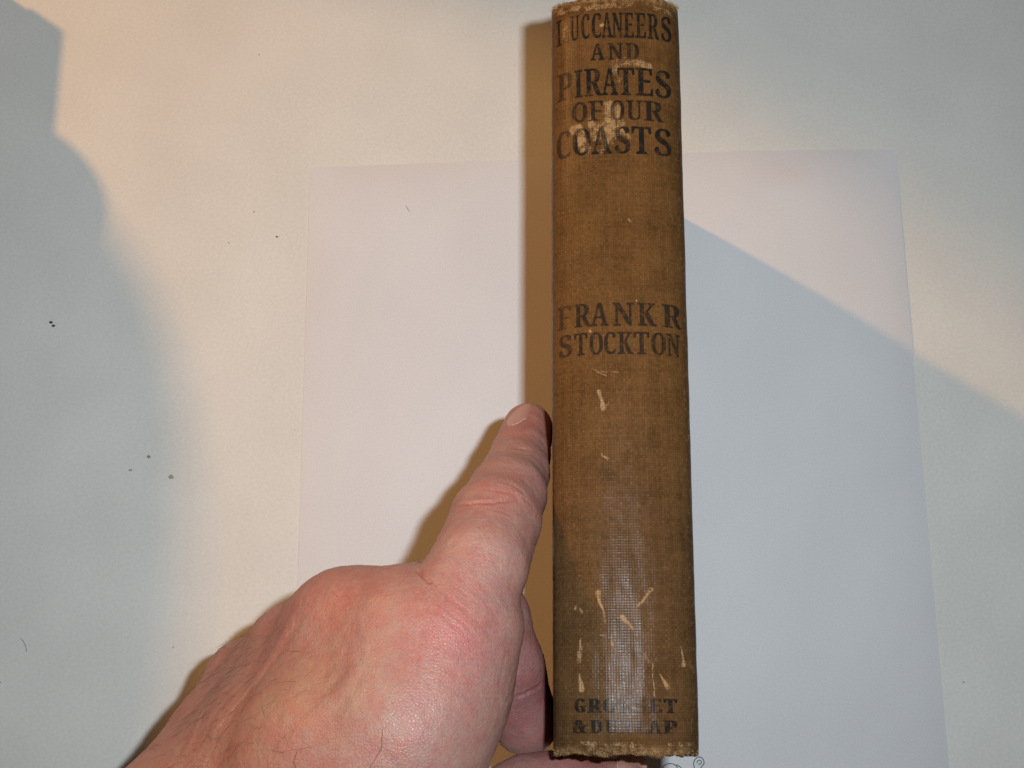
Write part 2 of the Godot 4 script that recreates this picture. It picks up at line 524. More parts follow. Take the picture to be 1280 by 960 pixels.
func cloth_material() -> StandardMaterial3D:   # the boards: the same cloth without print
	var n := 512
	var fine := noise_bytes(45, n, n, 0.09, 2, FastNoiseLite.TYPE_SIMPLEX_SMOOTH, true)
	var big := noise_bytes(47, n, n, 0.012, 3, FastNoiseLite.TYPE_SIMPLEX_SMOOTH, true)
	var col := PackedByteArray()
	col.resize(n * n * 3)
	var hgt := PackedByteArray()
	hgt.resize(n * n)
	for y in n:
		for x in n:
			var i := y * n + x
			var over := (x / 8 + y / 8) % 2 == 0
			var cx := pow(absf(sin(PI * x / 8.0)), 0.6)
			var cy := pow(absf(sin(PI * y / 8.0)), 0.6)
			var th := cx * (0.75 + 0.25 * cy) if over else cy * (0.75 + 0.25 * cx)
			var k := 1.0 + (fine[i] - 128) * 0.0012 + (big[i] - 128) * 0.0016 + 0.3 * (th - 0.75)
			col[i * 3] = srgb(0.150 * k)
			col[i * 3 + 1] = srgb(0.077 * k)
			col[i * 3 + 2] = srgb(0.027 * k)
			hgt[i] = int(40 + th * 160)
	var m := StandardMaterial3D.new()
	m.albedo_texture = texture(col, n, n)
	m.heightmap_enabled = true
	m.heightmap_texture = texture(hgt, n, n, Image.FORMAT_L8)
	m.heightmap_scale = 0.02
	m.roughness = 0.55
	m.uv1_triplanar = true
	m.uv1_scale = Vector3.ONE * (100.0 / 4.2)
	return m

func build_book() -> void:
	var book := Node3D.new()
	put(book, "book")
	tag(book, "worn brown cloth book standing on its fore edge, dark lettered spine facing up", "book")
	book.position = V(3.10, 0.09, -9.27)
	book.basis = Basis(Vector3.UP, deg_to_rad(-0.29)) * Basis(Vector3.BACK, deg_to_rad(1.55))
	# cross-section of the spine
	var NX := 72
	var run := 0.0
	var last := Vector2.ZERO
	for i in NX + 1:
		var t := -1.0 + 2.0 * i / NX
		var x := signf(t) * (1.0 - pow(1.0 - absf(t), 1.8))     # closer together at the shoulders
		var q := Vector2(x * BOOK_W, BOOK_H - spine_drop(x))
		if i: run += q.distance_to(last)
		last = q
		arc_x.append(x)
		arc_s.append(run)
	arc_len = run
	for i in NX + 1: arc_s[i] /= run
	var nz := FastNoiseLite.new()
	nz.seed = 8
	nz.frequency = 0.9
	var rows := []
	var uvs := []
	var NZ := 220
	var cap := 5     # rows that roll in over the head and the tail
	for j in range(-cap, NZ + cap + 1):
		var t := clampf(float(j) / NZ, 0.0, 1.0)
		var z := lerpf(-BOOK_L, BOOK_L, t)
		var turn := 0.0
		if j < 0: turn = float(-j) / cap
		if j > NZ: turn = float(j - NZ) / cap
		var r := []
		var uv := []
		for i in range(-6, NX + 7):
			var x: float = arc_x[clampi(i, 0, NX)]
			var q := Vector2(x * BOOK_W, BOOK_H - spine_drop(x))
			if i < 0 or i > NX:      # the joint runs on down the sides into the grooves
				var k := float(-i if i < 0 else i - NX) / 6.0
				q.y -= k * 0.85
				q.x -= signf(x) * 0.16 * sin(k * PI * 0.85)
			var w := nz.get_noise_2d(q.x * 3.0, z * 0.7) * 0.018
			var out := Vector2(q.x / BOOK_W, 1.0).normalized()
			var p := Vector3(q.x + out.x * w, q.y + out.y * w, z)
			# worn, uneven ends
			var e := 0.0
			if z > BOOK_L - 0.5: e = smoothstep(BOOK_L - 0.5, BOOK_L, z)
			if z < -BOOK_L + 0.5: e = -smoothstep(-BOOK_L + 0.5, -BOOK_L, z)
			if e != 0.0:
				p.z += e * (nz.get_noise_2d(q.x * 2.2, 40.0 * signf(e)) * 0.10 + nz.get_noise_2d(q.x * 9.0, 70.0 * signf(e)) * 0.045)
				p.y -= absf(e) * (0.05 + 0.07 * maxf(0.0, nz.get_noise_2d(q.x * 1.6, 90.0 * signf(e)) + 0.2))
			if turn > 0.0:
				var a := turn * PI * 0.9
				p.z += signf(z) * 0.07 * sin(a)
				p -= Vector3(out.x * 0.6, out.y, 0) * 0.09 * (1.0 - cos(a))
			r.append(p * CM)
			uv.append(Vector2(clampf(arc_s[clampi(i, 0, NX)], 0.001, 0.999), (clampf(p.z, -9.85, 9.85) + SPINE_TOP) / (2.0 * SPINE_TOP)))
		rows.append(r); uvs.append(uv)
	rows.reverse(); uvs.reverse()
	var sm := spine_material()
	var cm := cloth_material()
	var spine := solid("spine", grid_mesh(rows, uvs), sm, book)
	# boards: a rounded slab with a groove next to the spine
	for s in [-1, 1]:
		var prof := []
		var N := 6
		for k in N + 1: prof.append(Vector2(1.70 - 0.06 * (1.0 - sin(k * PI / 2 / N)), 0.06 * (1.0 - cos(k * PI / 2 / N))))
		for k in 8: prof.append(Vector2(1.70, lerpf(0.4, 11.9, k / 7.0)))
		for k in N + 1: prof.append(Vector2(1.70 - 0.12 * sin(k * PI / 2 / N), 12.3 + 0.12 * k / N))
		prof.append(Vector2(1.44, 12.42)); prof.append(Vector2(1.42, 0.06)); prof.append(Vector2(1.46, 0.0))
		var br := []
		for z in [-9.80, -9.79, -9.74, -9.6, -5.0, 0.0, 5.0, 9.6, 9.74, 9.79, 9.80]:
			var shrink: float = 0.05 * pow(clampf((absf(z) - 9.7) / 0.1, 0.0, 1.0), 2.0)
			var r := []
			for q in prof:
				var c := Vector2(1.56, 6.2)
				var p: Vector2 = q + Vector2(signf(c.x - q.x), signf(c.y - q.y)) * shrink
				r.append(V(p.x * s, p.y, z))
			br.append(r)
		if s > 0: br.reverse()
		var st := SurfaceTool.new()
		st.append_from(grid_mesh(br, [], true), 0, Transform3D())
		st.begin(Mesh.PRIMITIVE_TRIANGLES)
		st.append_from(grid_mesh(br, [], true), 0, Transform3D())
		for e in [0, br.size() - 1]:     # close both ends
			var c := Vector3.ZERO
			for q in br[e]: c += q / br[e].size()
			for k in br[e].size():
				var f := [c, br[e][k], br[e][(k + 1) % br[e].size()]]
				if e == 0: f.reverse()
				for q in f: st.add_vertex(q)
		st.generate_normals()
		solid("back_board" if s < 0 else "front_board", st.commit(), cm, book)
	# the pages
	var pm := StandardMaterial3D.new()
	var n := 256
	var pn := noise_bytes(51, n, n, 0.02, 2, FastNoiseLite.TYPE_SIMPLEX_SMOOTH, true)
	var pd := PackedByteArray()
	pd.resize(n * n * 3)
	var rng := RandomNumberGenerator.new()
	rng.seed = 9
	for x in n:
		var leaf := rng.randf_range(0.72, 1.0)
		for y in n:
			var i := y * n + x
			var k := leaf + (pn[i] - 128) * 0.001
			pd[i * 3] = srgb(0.56 * k); pd[i * 3 + 1] = srgb(0.44 * k); pd[i * 3 + 2] = srgb(0.27 * k)
	pm.albedo_texture = texture(pd, n, n)
	pm.roughness = 0.9
	pm.uv1_triplanar = true
	pm.uv1_scale = Vector3(40, 3, 3)
	var pages := BoxMesh.new()
	pages.size = V(2.80, 12.75, 19.1)
	var pg := solid("page_block", pages, pm, book)
	pg.position = V(0, 6.70, 0)
	# frayed threads along the worn head and tail
	var st := SurfaceTool.new()
	st.begin(Mesh.PRIMITIVE_TRIANGLES)
	for i in 260:
		var head := i % 2 == 0
		var x := rng.randf_range(-0.99, 0.99)
		if head and absf(x) < 0.8: x = signf(x) * rng.randf_range(0.80, 1.0)
		if i % 5 == 0: x = signf(x) * rng.randf_range(0.93, 1.0)
		var y := BOOK_H - spine_drop(x) - 0.06
		var p := Vector3(x * BOOK_W, y, (-BOOK_L - 0.02 if head else BOOK_L + rng.randf_range(-0.12, 0.04)))
		var d := Vector3(rng.randf_range(-1, 1), rng.randf_range(-0.2, 0.9), (-1.0 if head else 1.0) * rng.randf_range(0.0, 0.7)).normalized()
		var l := rng.randf_range(0.02, 0.06) * (1.5 if head else 1.0)
		var bend := Vector3(rng.randf_range(-1, 1), rng.randf_range(-1, 1), rng.randf_range(-1, 1)) * 0.4
		tube(st, [p * CM, (p + d * l * 0.5 + bend * l * 0.3) * CM, (p + d * l) * CM], [0.00008, 0.00007, 0.00003], 4)
	st.generate_normals()
	var fm := StandardMaterial3D.new()
	fm.albedo_color = S(0.36, 0.22, 0.10)
	fm.roughness = 0.9
	var fr := solid("frayed_threads", st.commit(), fm, spine)
	tag(fr, "", "", "", "stuff")
const BONES := [   # part of the hand, start, end (cm), radius at each
	["palm", [-1.55, 14.95, -2.09], [-2.37, 15.25, -0.09], 1.42, 1.45],
	["palm", [-2.37, 15.25, -0.09], [-5.42, 13.40, 3.25], 1.45, 2.10],
	["palm", [-2.68, 14.50, -2.69], [-3.93, 13.60, -2.48], 1.12, 1.18],
	["palm", [-2.71, 14.75, -1.81], [-3.34, 14.75, 0.23], 1.20, 1.50],
	["palm", [-3.93, 13.60, -2.48], [-4.41, 14.20, 0.23], 1.18, 1.50],
	["palm", [-4.41, 14.20, 0.23], [-5.42, 13.40, 3.25], 1.50, 2.10],
	["palm", [-4.65, 12.50, -2.23], [-5.06, 13.30, 0.24], 1.12, 1.50],
	["palm", [-5.55, 11.20, -2.10], [-5.93, 12.30, 0.34], 1.08, 1.50],
	["palm", [-5.93, 12.30, 0.34], [-8.13, 11.20, 2.54], 1.50, 1.90],
	["palm", [-6.35, 10.00, -1.67], [-6.77, 11.10, 0.45], 1.05, 1.40],
	["palm", [-7.24, 8.80, -1.37], [-7.65, 9.90, 0.36], 1.02, 1.18],
	["palm", [-7.65, 9.90, 0.36], [-8.13, 11.20, 2.54], 1.18, 1.90],
	["palm", [-0.78, 14.60, -2.49], [-1.70, 14.60, -0.87], 0.98, 1.36],
	["palm", [-1.70, 14.60, -0.87], [-2.65, 14.40, 0.84], 1.36, 1.58],
	["palm", [-2.65, 14.40, 0.84], [-3.70, 13.20, 3.01], 1.58, 1.90],
	["palm", [-4.34, 10.50, -1.14], [-4.96, 10.00, 0.86], 1.40, 1.60],
	["palm", [-4.96, 10.00, 0.86], [-8.13, 11.20, 2.54], 1.60, 1.90],
	["index", [-1.55, 14.95, -2.09], [-0.75, 14.60, -3.85], 1.42, 1.14],
	["index", [-0.75, 14.60, -3.85], [-0.41, 13.60, -5.02], 1.14, 1.11],
	["index", [-0.41, 13.60, -5.02], [-0.12, 12.80, -5.79], 1.11, 0.99],
	["index", [-0.12, 12.80, -5.79], [0.10, 11.90, -6.51], 0.99, 0.86],
	["index", [0.10, 11.90, -6.51], [0.23, 11.10, -7.17], 0.86, 0.78],
	["index", [0.23, 11.10, -7.17], [0.44, 9.90, -8.16], 0.78, 0.69],
	["middle", [-3.93, 13.60, -2.48], [-1.05, 10.60, -3.56], 1.18, 1.10],
	["middle", [-1.05, 10.60, -3.56], [-0.58, 10.60, -2.87], 1.10, 1.00],
	["middle", [-0.58, 10.60, -2.87], [-0.17, 10.20, -1.66], 1.00, 0.97],
	["middle", [-0.17, 10.20, -1.66], [0.36, 9.50, -0.29], 0.97, 0.87],
	["ring", [-5.55, 11.20, -2.10], [-3.83, 7.60, -2.56], 1.08, 1.00],
	["ring", [-3.83, 7.60, -2.56], [-2.55, 6.20, -1.28], 1.00, 0.92],
	["ring", [-2.55, 6.20, -1.28], [-2.22, 5.60, -0.27], 0.92, 0.82],
	["pinky", [-7.24, 8.80, -1.37], [-5.97, 5.80, -1.29], 1.02, 0.85],
	["pinky", [-5.97, 5.80, -1.29], [-5.03, 4.60, -0.28], 0.85, 0.78],
	["pinky", [-5.03, 4.60, -0.28], [-4.81, 4.20, 0.42], 0.78, 0.70],
	["thumb", [-3.98, 12.40, 3.17], [-1.73, 12.00, 2.66], 1.60, 1.25],
	["thumb", [-1.73, 12.00, 2.66], [0.40, 11.40, 1.55], 1.25, 0.95],
	["thumb", [0.40, 11.40, 1.55], [1.19, 11.20, 1.44], 0.95, 0.92],
	["thumb", [1.19, 11.20, 1.44], [2.65, 10.90, 1.42], 0.92, 0.82],
	["palm", [-6.77, 12.20, 3.19], [-19.37, 11.84, 15.97], 2.60, 3.30],
]
const CREASES := [   # depth, width, points on the skin (cm)
	["fold", 0.045, 0.055, [[-0.56, 12.44, -6.91], [-0.41, 12.68, -6.91], [-0.20, 12.77, -6.95], [0.05, 12.72, -7.00], [0.30, 12.65, -7.00], [0.46, 12.59, -6.98]]],
	["fold", 0.028, 0.050, [[-0.50, 12.96, -6.74], [-0.25, 13.16, -6.74], [0.00, 13.08, -6.78], [0.28, 12.93, -6.81], [0.61, 12.65, -6.79], [0.87, 12.34, -6.67]]],
	["fold", 0.016, 0.035, [[0.05, 13.74, -6.26], [0.29, 13.61, -6.27], [0.52, 13.46, -6.22], [0.75, 13.19, -6.15]]],
	["fold", 0.016, 0.035, [[-0.05, 13.59, -6.44], [0.25, 13.53, -6.40], [0.49, 13.42, -6.31], [0.70, 13.21, -6.23]]],
	["fold", 0.018, 0.040, [[-0.29, 13.89, -6.19], [0.00, 13.86, -6.17], [0.27, 13.76, -6.12], [0.51, 13.65, -5.97]]],
	["fold", 0.016, 0.035, [[-0.15, 14.07, -6.05], [0.10, 13.99, -6.01], [0.32, 13.92, -5.92], [0.49, 13.84, -5.78]]],
	["fold", 0.040, 0.060, [[-0.93, 14.39, -5.66], [-0.64, 14.55, -5.63], [-0.38, 14.60, -5.58], [-0.10, 14.56, -5.56], [0.19, 14.45, -5.48], [0.38, 14.33, -5.38], [0.53, 14.23, -5.21]]],
	["fold", 0.026, 0.050, [[-0.53, 14.39, -5.83], [-0.29, 14.37, -5.85], [-0.10, 14.35, -5.81], [0.14, 14.32, -5.70], [0.31, 14.30, -5.56], [0.46, 14.23, -5.40]]],
	["fold", 0.060, 0.065, [[-1.46, 14.14, -5.22], [-1.23, 14.56, -5.25], [-0.99, 14.77, -5.25], [-0.68, 14.87, -5.25], [-0.42, 14.85, -5.27], [-0.19, 14.75, -5.32], [0.02, 14.61, -5.38], [0.17, 14.50, -5.43]]],
	["fold", 0.028, 0.050, [[-0.75, 15.03, -5.08], [-0.56, 15.03, -5.08], [-0.37, 15.02, -5.05], [-0.14, 14.98, -4.99], [0.05, 14.93, -4.88]]],
	["fold", 0.020, 0.045, [[-0.91, 15.10, -4.96], [-0.63, 15.19, -4.90], [-0.33, 15.12, -4.91], [-0.09, 15.08, -4.81], [0.05, 15.05, -4.70]]],
	["fold", 0.016, 0.040, [[-0.55, 15.31, -4.77], [-0.37, 15.36, -4.66], [-0.18, 15.36, -4.53]]],
	["fold", 0.014, 0.040, [[-0.97, 15.22, -4.83], [-0.74, 15.26, -4.84], [-0.51, 15.27, -4.80]]],
	["fold", 0.018, 0.040, [[-0.37, 15.47, -4.52], [-0.23, 15.45, -4.45], [-0.09, 15.44, -4.31]]],
	["fold", 0.100, 0.060, [[-2.11, 15.04, -3.82], [-2.15, 15.39, -3.63], [-2.02, 15.68, -3.45], [-1.83, 15.90, -3.28]]],
	["fold", 0.045, 0.070, [[-1.83, 15.90, -3.28], [-1.58, 16.08, -3.09], [-1.32, 16.20, -2.85], [-1.08, 16.23, -2.67]]],
	["fold", 0.025, 0.060, [[-1.08, 16.23, -2.67], [-0.85, 16.20, -2.47], [-0.65, 16.13, -2.27], [-0.44, 16.00, -2.03]]],
	["fold", 0.018, 0.045, [[-1.67, 15.96, -3.26], [-1.38, 16.04, -3.20], [-1.07, 16.09, -3.04], [-0.86, 16.09, -2.86], [-0.70, 16.06, -2.73], [-0.55, 16.01, -2.61]]],
	["fold", 0.020, 0.050, [[-2.05, 16.12, -2.91], [-1.72, 16.28, -2.66], [-1.56, 16.34, -2.53], [-1.41, 16.37, -2.40], [-1.12, 16.36, -2.18], [-0.90, 16.29, -1.98]]],
	["fold", 0.018, 0.045, [[-1.79, 16.14, -2.93], [-1.61, 16.24, -2.78], [-1.44, 16.30, -2.64], [-1.24, 16.33, -2.47], [-1.05, 16.31, -2.31], [-0.82, 16.25, -2.06]]],
	["fold", 0.018, 0.045, [[-2.19, 16.17, -2.78], [-2.03, 16.26, -2.63], [-1.87, 16.34, -2.48], [-1.71, 16.39, -2.35], [-1.56, 16.41, -2.22], [-1.30, 16.41, -2.00]]],
	["fold", 0.016, 0.045, [[-1.23, 16.02, -3.25], [-0.91, 16.03, -3.10], [-0.63, 15.98, -2.87], [-0.39, 15.91, -2.57], [-0.24, 15.81, -2.27]]],
	["fold", 0.016, 0.045, [[-0.86, 15.95, -3.34], [-0.55, 15.88, -3.14], [-0.34, 15.79, -2.89], [-0.19, 15.72, -2.58]]],
	["fold", 0.014, 0.040, [[-1.55, 15.85, -3.51], [-1.23, 15.95, -3.44], [-0.92, 15.96, -3.36], [-0.66, 15.91, -3.24]]],
	["fold", 0.014, 0.040, [[-1.50, 15.75, -3.73], [-1.16, 15.86, -3.66], [-0.82, 15.89, -3.55], [-0.50, 15.82, -3.41]]],
	["fold", 0.014, 0.040, [[-0.87, 15.75, -4.04], [-0.64, 15.77, -3.88], [-0.40, 15.73, -3.73], [-0.24, 15.65, -3.58]]],
	["fold", 0.014, 0.040, [[-1.03, 15.78, -3.91], [-0.77, 15.81, -3.80], [-0.53, 15.79, -3.65]]],
	["fold", 0.016, 0.050, [[-2.13, 16.29, -2.49], [-1.84, 16.40, -2.22], [-1.60, 16.45, -2.00], [-1.42, 16.47, -1.77]]],
	["fold", 0.016, 0.050, [[-1.20, 16.39, -2.05], [-0.95, 16.31, -1.85], [-0.74, 16.21, -1.66], [-0.59, 16.11, -1.44]]],
	["fold", 0.055, 0.060, [[-0.37, 15.82, -0.69], [-0.11, 15.37, -0.74], [0.17, 10.92, -0.92], [0.43, 10.87, -1.03], [0.73, 10.66, -1.21]]],
	["fold", 0.018, 0.045, [[-0.26, 15.74, -1.12], [-0.07, 15.44, -1.24], [0.11, 14.94, -1.41], [0.30, 11.17, -1.83]]],
	["fold", 0.018, 0.045, [[-0.26, 15.72, -0.98], [-0.04, 15.30, -1.06], [0.25, 11.11, -1.33], [0.45, 11.04, -1.47], [0.64, 10.89, -1.61]]],
	["fold", 0.020, 0.045, [[-0.37, 15.48, 0.02], [-0.19, 10.20, -0.04], [0.04, 10.37, -0.10], [0.39, 10.44, -0.20], [0.77, 10.35, -0.41]]],
	["fold", 0.018, 0.045, [[0.04, 10.02, 0.34], [0.34, 10.23, 0.19], [0.56, 10.28, 0.06], [0.78, 10.24, -0.08]]],
	["fold", 0.018, 0.040, [[-0.04, 15.39, -1.31], [0.08, 15.17, -1.49], [0.21, 11.21, -1.87], [0.38, 11.08, -2.25]]],
	["fold", 0.030, 0.080, [[-0.09, 15.64, -2.07], [-0.15, 15.67, -1.70], [-0.20, 15.69, -1.34], [-0.28, 15.75, -1.05]]],
	["fold", 0.030, 0.260, [[-6.29, 13.93, -0.97], [-6.25, 13.76, -1.17], [-6.21, 13.57, -1.37], [-6.18, 13.34, -1.58], [-6.15, 13.08, -1.81], [-6.13, 12.80, -2.05], [-6.09, 12.57, -2.28], [-5.93, 12.65, -2.48], [-5.73, 12.98, -2.66]]],
	["ridge", -0.035, 0.260, [[-7.06, 13.79, 0.04], [-6.90, 13.89, -0.17], [-6.76, 13.92, -0.39], [-6.61, 13.95, -0.56], [-6.47, 13.96, -0.73], [-6.32, 13.99, -0.87], [-6.17, 14.04, -1.01], [-6.03, 14.07, -1.18], [-5.87, 14.14, -1.35], [-5.76, 14.14, -1.52], [-5.65, 14.17, -1.70], [-5.54, 14.21, -1.88], [-5.42, 14.25, -2.09], [-5.30, 14.34, -2.29], [-5.18, 14.42, -2.50]]],
	["ridge", -0.022, 0.260, [[-5.13, 15.96, 0.75], [-5.02, 16.02, 0.57], [-4.91, 16.08, 0.39], [-4.80, 16.13, 0.22], [-4.64, 16.18, 0.07], [-4.49, 16.22, -0.08], [-4.34, 16.24, -0.23], [-4.21, 16.25, -0.36], [-4.07, 16.26, -0.49], [-3.94, 16.28, -0.63], [-3.80, 16.30, -0.76], [-3.68, 16.30, -0.94], [-3.57, 16.30, -1.12], [-3.45, 16.28, -1.30]]],
	["fold", 0.020, 0.280, [[-4.40, 15.98, -0.77], [-4.27, 15.95, -0.92], [-4.14, 15.93, -1.07], [-4.00, 15.92, -1.23], [-3.85, 15.92, -1.41], [-3.70, 15.95, -1.59], [-3.55, 15.99, -1.77]]],
	["ridge", -0.015, 0.200, [[-7.75, 13.43, 0.62], [-7.70, 13.33, 0.43], [-7.65, 13.24, 0.24], [-7.60, 13.16, 0.04], [-7.56, 13.05, -0.15], [-7.53, 12.88, -0.35]]],
	["nail fold", 0.05, 0.045, [[-0.25, 11.37, -7.77], [0.13, 11.33, -7.97], [0.35, 11.12, -8.13], [0.58, 10.81, -8.31]]],
]

# ---------------------------------------------------------------- the hand: bones with a radius at each end, joined by a smooth minimum
const GROUPS := ["palm", "index", "thumb", "middle", "ring", "pinky"]
const INSIDE := [1.0, 0.1, 0.5, 0.35, 0.4, 0.4]     # roundness of the joints inside a finger
const JOIN := [0.0, 0.14, 0.3, 0.22, 0.4, 0.4]         # and of the place where it leaves the palm
var ba := PackedVector3Array()
var bd := PackedVector3Array()
var bl := PackedFloat32Array()
var br0 := PackedFloat32Array()
var br1 := PackedFloat32Array()
var bg := PackedInt32Array()

func bone_distance(i: int, p: Vector3) -> float:
	var q := p - ba[i]
	var t := clampf(q.dot(bd[i]) * bl[i], 0.0, 1.0)
	return (q - bd[i] * t).length() - br0[i] - br1[i] * t

func field(p: Vector3, list: PackedInt32Array) -> float:   # list runs group by group
	var total := 1e3
	var own := 1e3
	var g := -1
	for i in list:
		var d := bone_distance(i, p)
		if bg[i] != g:
			if g >= 0:
				if total > 999.0: total = own
				else:
					var k0: float = JOIN[g]
					var h0 := maxf(k0 - absf(total - own), 0.0) / k0
					total = minf(total, own) - h0 * h0 * k0 * 0.25
			g = bg[i]
			own = d
		else:
			var k: float = INSIDE[g]
			var h := maxf(k - absf(own - d), 0.0) / k
			own = minf(own, d) - h * h * k * 0.25
	if total > 999.0: return own
	var k1: float = maxf(JOIN[g], 0.01)
	var h1 := maxf(k1 - absf(total - own), 0.0) / k1
	return minf(total, own) - h1 * h1 * k1 * 0.25

func near_bones(c: Vector3, reach: float) -> PackedInt32Array:
	var ds := PackedFloat32Array()
	var least := 1e9
	for i in ba.size():
		var d := bone_distance(i, c)
		ds.append(d)
		least = minf(least, d)
	var out := PackedInt32Array()
	for i in ba.size():
		if ds[i] < least + 2.3 + 2.4 * reach: out.append(i)
	return out

func surface_nets(lo: Vector3, hi: Vector3, h: float, verts: PackedVector3Array, tris: PackedInt32Array) -> void:
	var N := 5                                   # cells along a block
	var n1 := N + 1
	var size := h * N
	var count := Vector3i(((hi - lo) / size).ceil())
	var at := {}                                 # cell -> vertex
	var edges := []                              # crossed edges: corner cell, axis, sign
	var half := size * 0.8661
	var v := PackedFloat32Array()
	v.resize(n1 * n1 * n1)
	for bz in count.z:
		for by in count.y:
			for bx in count.x:
				var o := lo + Vector3(bx, by, bz) * size
				var c := o + Vector3.ONE * size * 0.5
				var list := near_bones(c, half)
				if absf(field(c, list)) > half * 1.2: continue
				var i := 0
				var neg := 0
				for z in n1:
					for y in n1:
						for x in n1:
							v[i] = field(lo + Vector3(bx * N + x, by * N + y, bz * N + z) * h, list)
							if v[i] < 0.0: neg += 1
							i += 1
				if neg == 0 or neg == i: continue
				for z in N:
					for y in N:
						for x in N:
							var k := (z * n1 + y) * n1 + x
							var f := [v[k], v[k + 1], v[k + n1], v[k + n1 + 1], v[k + n1 * n1], v[k + n1 * n1 + 1], v[k + n1 * n1 + n1], v[k + n1 * n1 + n1 + 1]]
							var m := 0
							for q in 8:
								if f[q] < 0.0: m += 1
							if m == 0 or m == 8: continue
							var s := Vector3.ZERO
							var w := 0
							for e in [[0, 1], [2, 3], [4, 5], [6, 7], [0, 2], [1, 3], [4, 6], [5, 7], [0, 4], [1, 5], [2, 6], [3, 7]]:
								var a: float = f[e[0]]
								var b: float = f[e[1]]
								if (a < 0.0) == (b < 0.0): continue
								var t := a / (a - b)
								var p0 := Vector3(e[0] & 1, (e[0] >> 1) & 1, e[0] >> 2)
								var p1 := Vector3(e[1] & 1, (e[1] >> 1) & 1, e[1] >> 2)
								s += p0.lerp(p1, t)
								w += 1
							var cell := Vector3i(bx * N + x, by * N + y, bz * N + z)
							at[cell] = verts.size()
							verts.append(o + (Vector3(x, y, z) + s / w) * h)
							if (f[0] < 0.0) != (f[1] < 0.0): edges.append([cell, 0, f[0] < 0.0])
							if (f[0] < 0.0) != (f[2] < 0.0): edges.append([cell, 1, f[0] < 0.0])
							if (f[0] < 0.0) != (f[4] < 0.0): edges.append([cell, 2, f[0] < 0.0])
	var U := [Vector3i(0, 1, 0), Vector3i(0, 0, 1), Vector3i(1, 0, 0)]
	var W := [Vector3i(0, 0, 1), Vector3i(1, 0, 0), Vector3i(0, 1, 0)]
	for e in edges:
		var c: Vector3i = e[0]
		var a: int = at.get(c, -1)
		var b: int = at.get(c - U[e[1]], -1)
		var d: int = at.get(c - U[e[1]] - W[e[1]], -1)
		var f: int = at.get(c - W[e[1]], -1)
		if b < 0 or d < 0 or f < 0: continue
		for t in ([a, b, d, a, d, f] if not e[2] else [a, d, b, a, f, d]): tris.append(t)

func normals_of(v: PackedVector3Array, t: PackedInt32Array) -> PackedVector3Array:
	var n := PackedVector3Array()
	n.resize(v.size())
	for i in range(0, t.size(), 3):
		var a := v[t[i]]
		var f := (v[t[i + 2]] - a).cross(v[t[i + 1]] - a)
		n[t[i]] += f; n[t[i + 1]] += f; n[t[i + 2]] += f
	for i in n.size(): n[i] = n[i].normalized()
	return n

func skin_material() -> StandardMaterial3D:
	var n := 512
	var cells := FastNoiseLite.new()       # the little rhombs of skin
	cells.seed = 71
	cells.noise_type = FastNoiseLite.TYPE_CELLULAR
	cells.cellular_return_type = FastNoiseLite.RETURN_DISTANCE2_SUB
	cells.frequency = 0.08
	cells.fractal_type = FastNoiseLite.FRACTAL_NONE
	var im := cells.get_seamless_image(n, n)
	im.convert(Image.FORMAT_L8)
	var a := im.get_data()
	var b := noise_bytes(73, n, n, 0.05, 3, FastNoiseLite.TYPE_SIMPLEX_SMOOTH, true)
	var c := noise_bytes(75, n, n, 0.02, 4, FastNoiseLite.TYPE_SIMPLEX_SMOOTH, true)
	var d := noise_bytes(77, n, n, 0.25, 2, FastNoiseLite.TYPE_SIMPLEX_SMOOTH, true)
	var hgt := PackedByteArray()
	hgt.resize(n * n)
	var col := PackedByteArray()
	col.resize(n * n * 3)
	var rgh := PackedByteArray()
	rgh.resize(n * n)
	for i in n * n:
		var e := minf(a[i] / 255.0 * 2.2, 1.0)
		hgt[i] = clampi(int(70 + e * 110 + (b[i] - 128) * 0.25 + (d[i] - 128) * 0.2), 0, 255)
		var k := 0.92 + (b[i] - 128) * 0.0010 + (d[i] - 128) * 0.0007 + 0.05 * (e - 0.6)
		var q := (c[i] - 128) / 128.0
		col[i * 3] = srgb(k * (1.0 + 0.04 * q))
		col[i * 3 + 1] = srgb(k * (1.0 - 0.10 * q))
		col[i * 3 + 2] = srgb(k * (1.0 - 0.12 * q))
		rgh[i] = clampi(int(255 * (0.46 + (b[i] - 128) * 0.0016 - (e - 0.6) * 0.12)), 0, 255)
	var m := StandardMaterial3D.new()
	m.vertex_color_use_as_albedo = true
	m.albedo_texture = texture(col, n, n)
	m.roughness = 1.0
	m.roughness_texture = texture(rgh, n, n, Image.FORMAT_L8)
	m.metallic_specular = 0.45
	m.heightmap_enabled = true
	m.heightmap_texture = texture(hgt, n, n, Image.FORMAT_L8)
	m.heightmap_scale = 0.017
	m.subsurf_scatter_enabled = true
	m.subsurf_scatter_strength = 0.06
	m.uv1_triplanar = true
	m.uv1_scale = Vector3.ONE * (100.0 / 2.9)
	return m

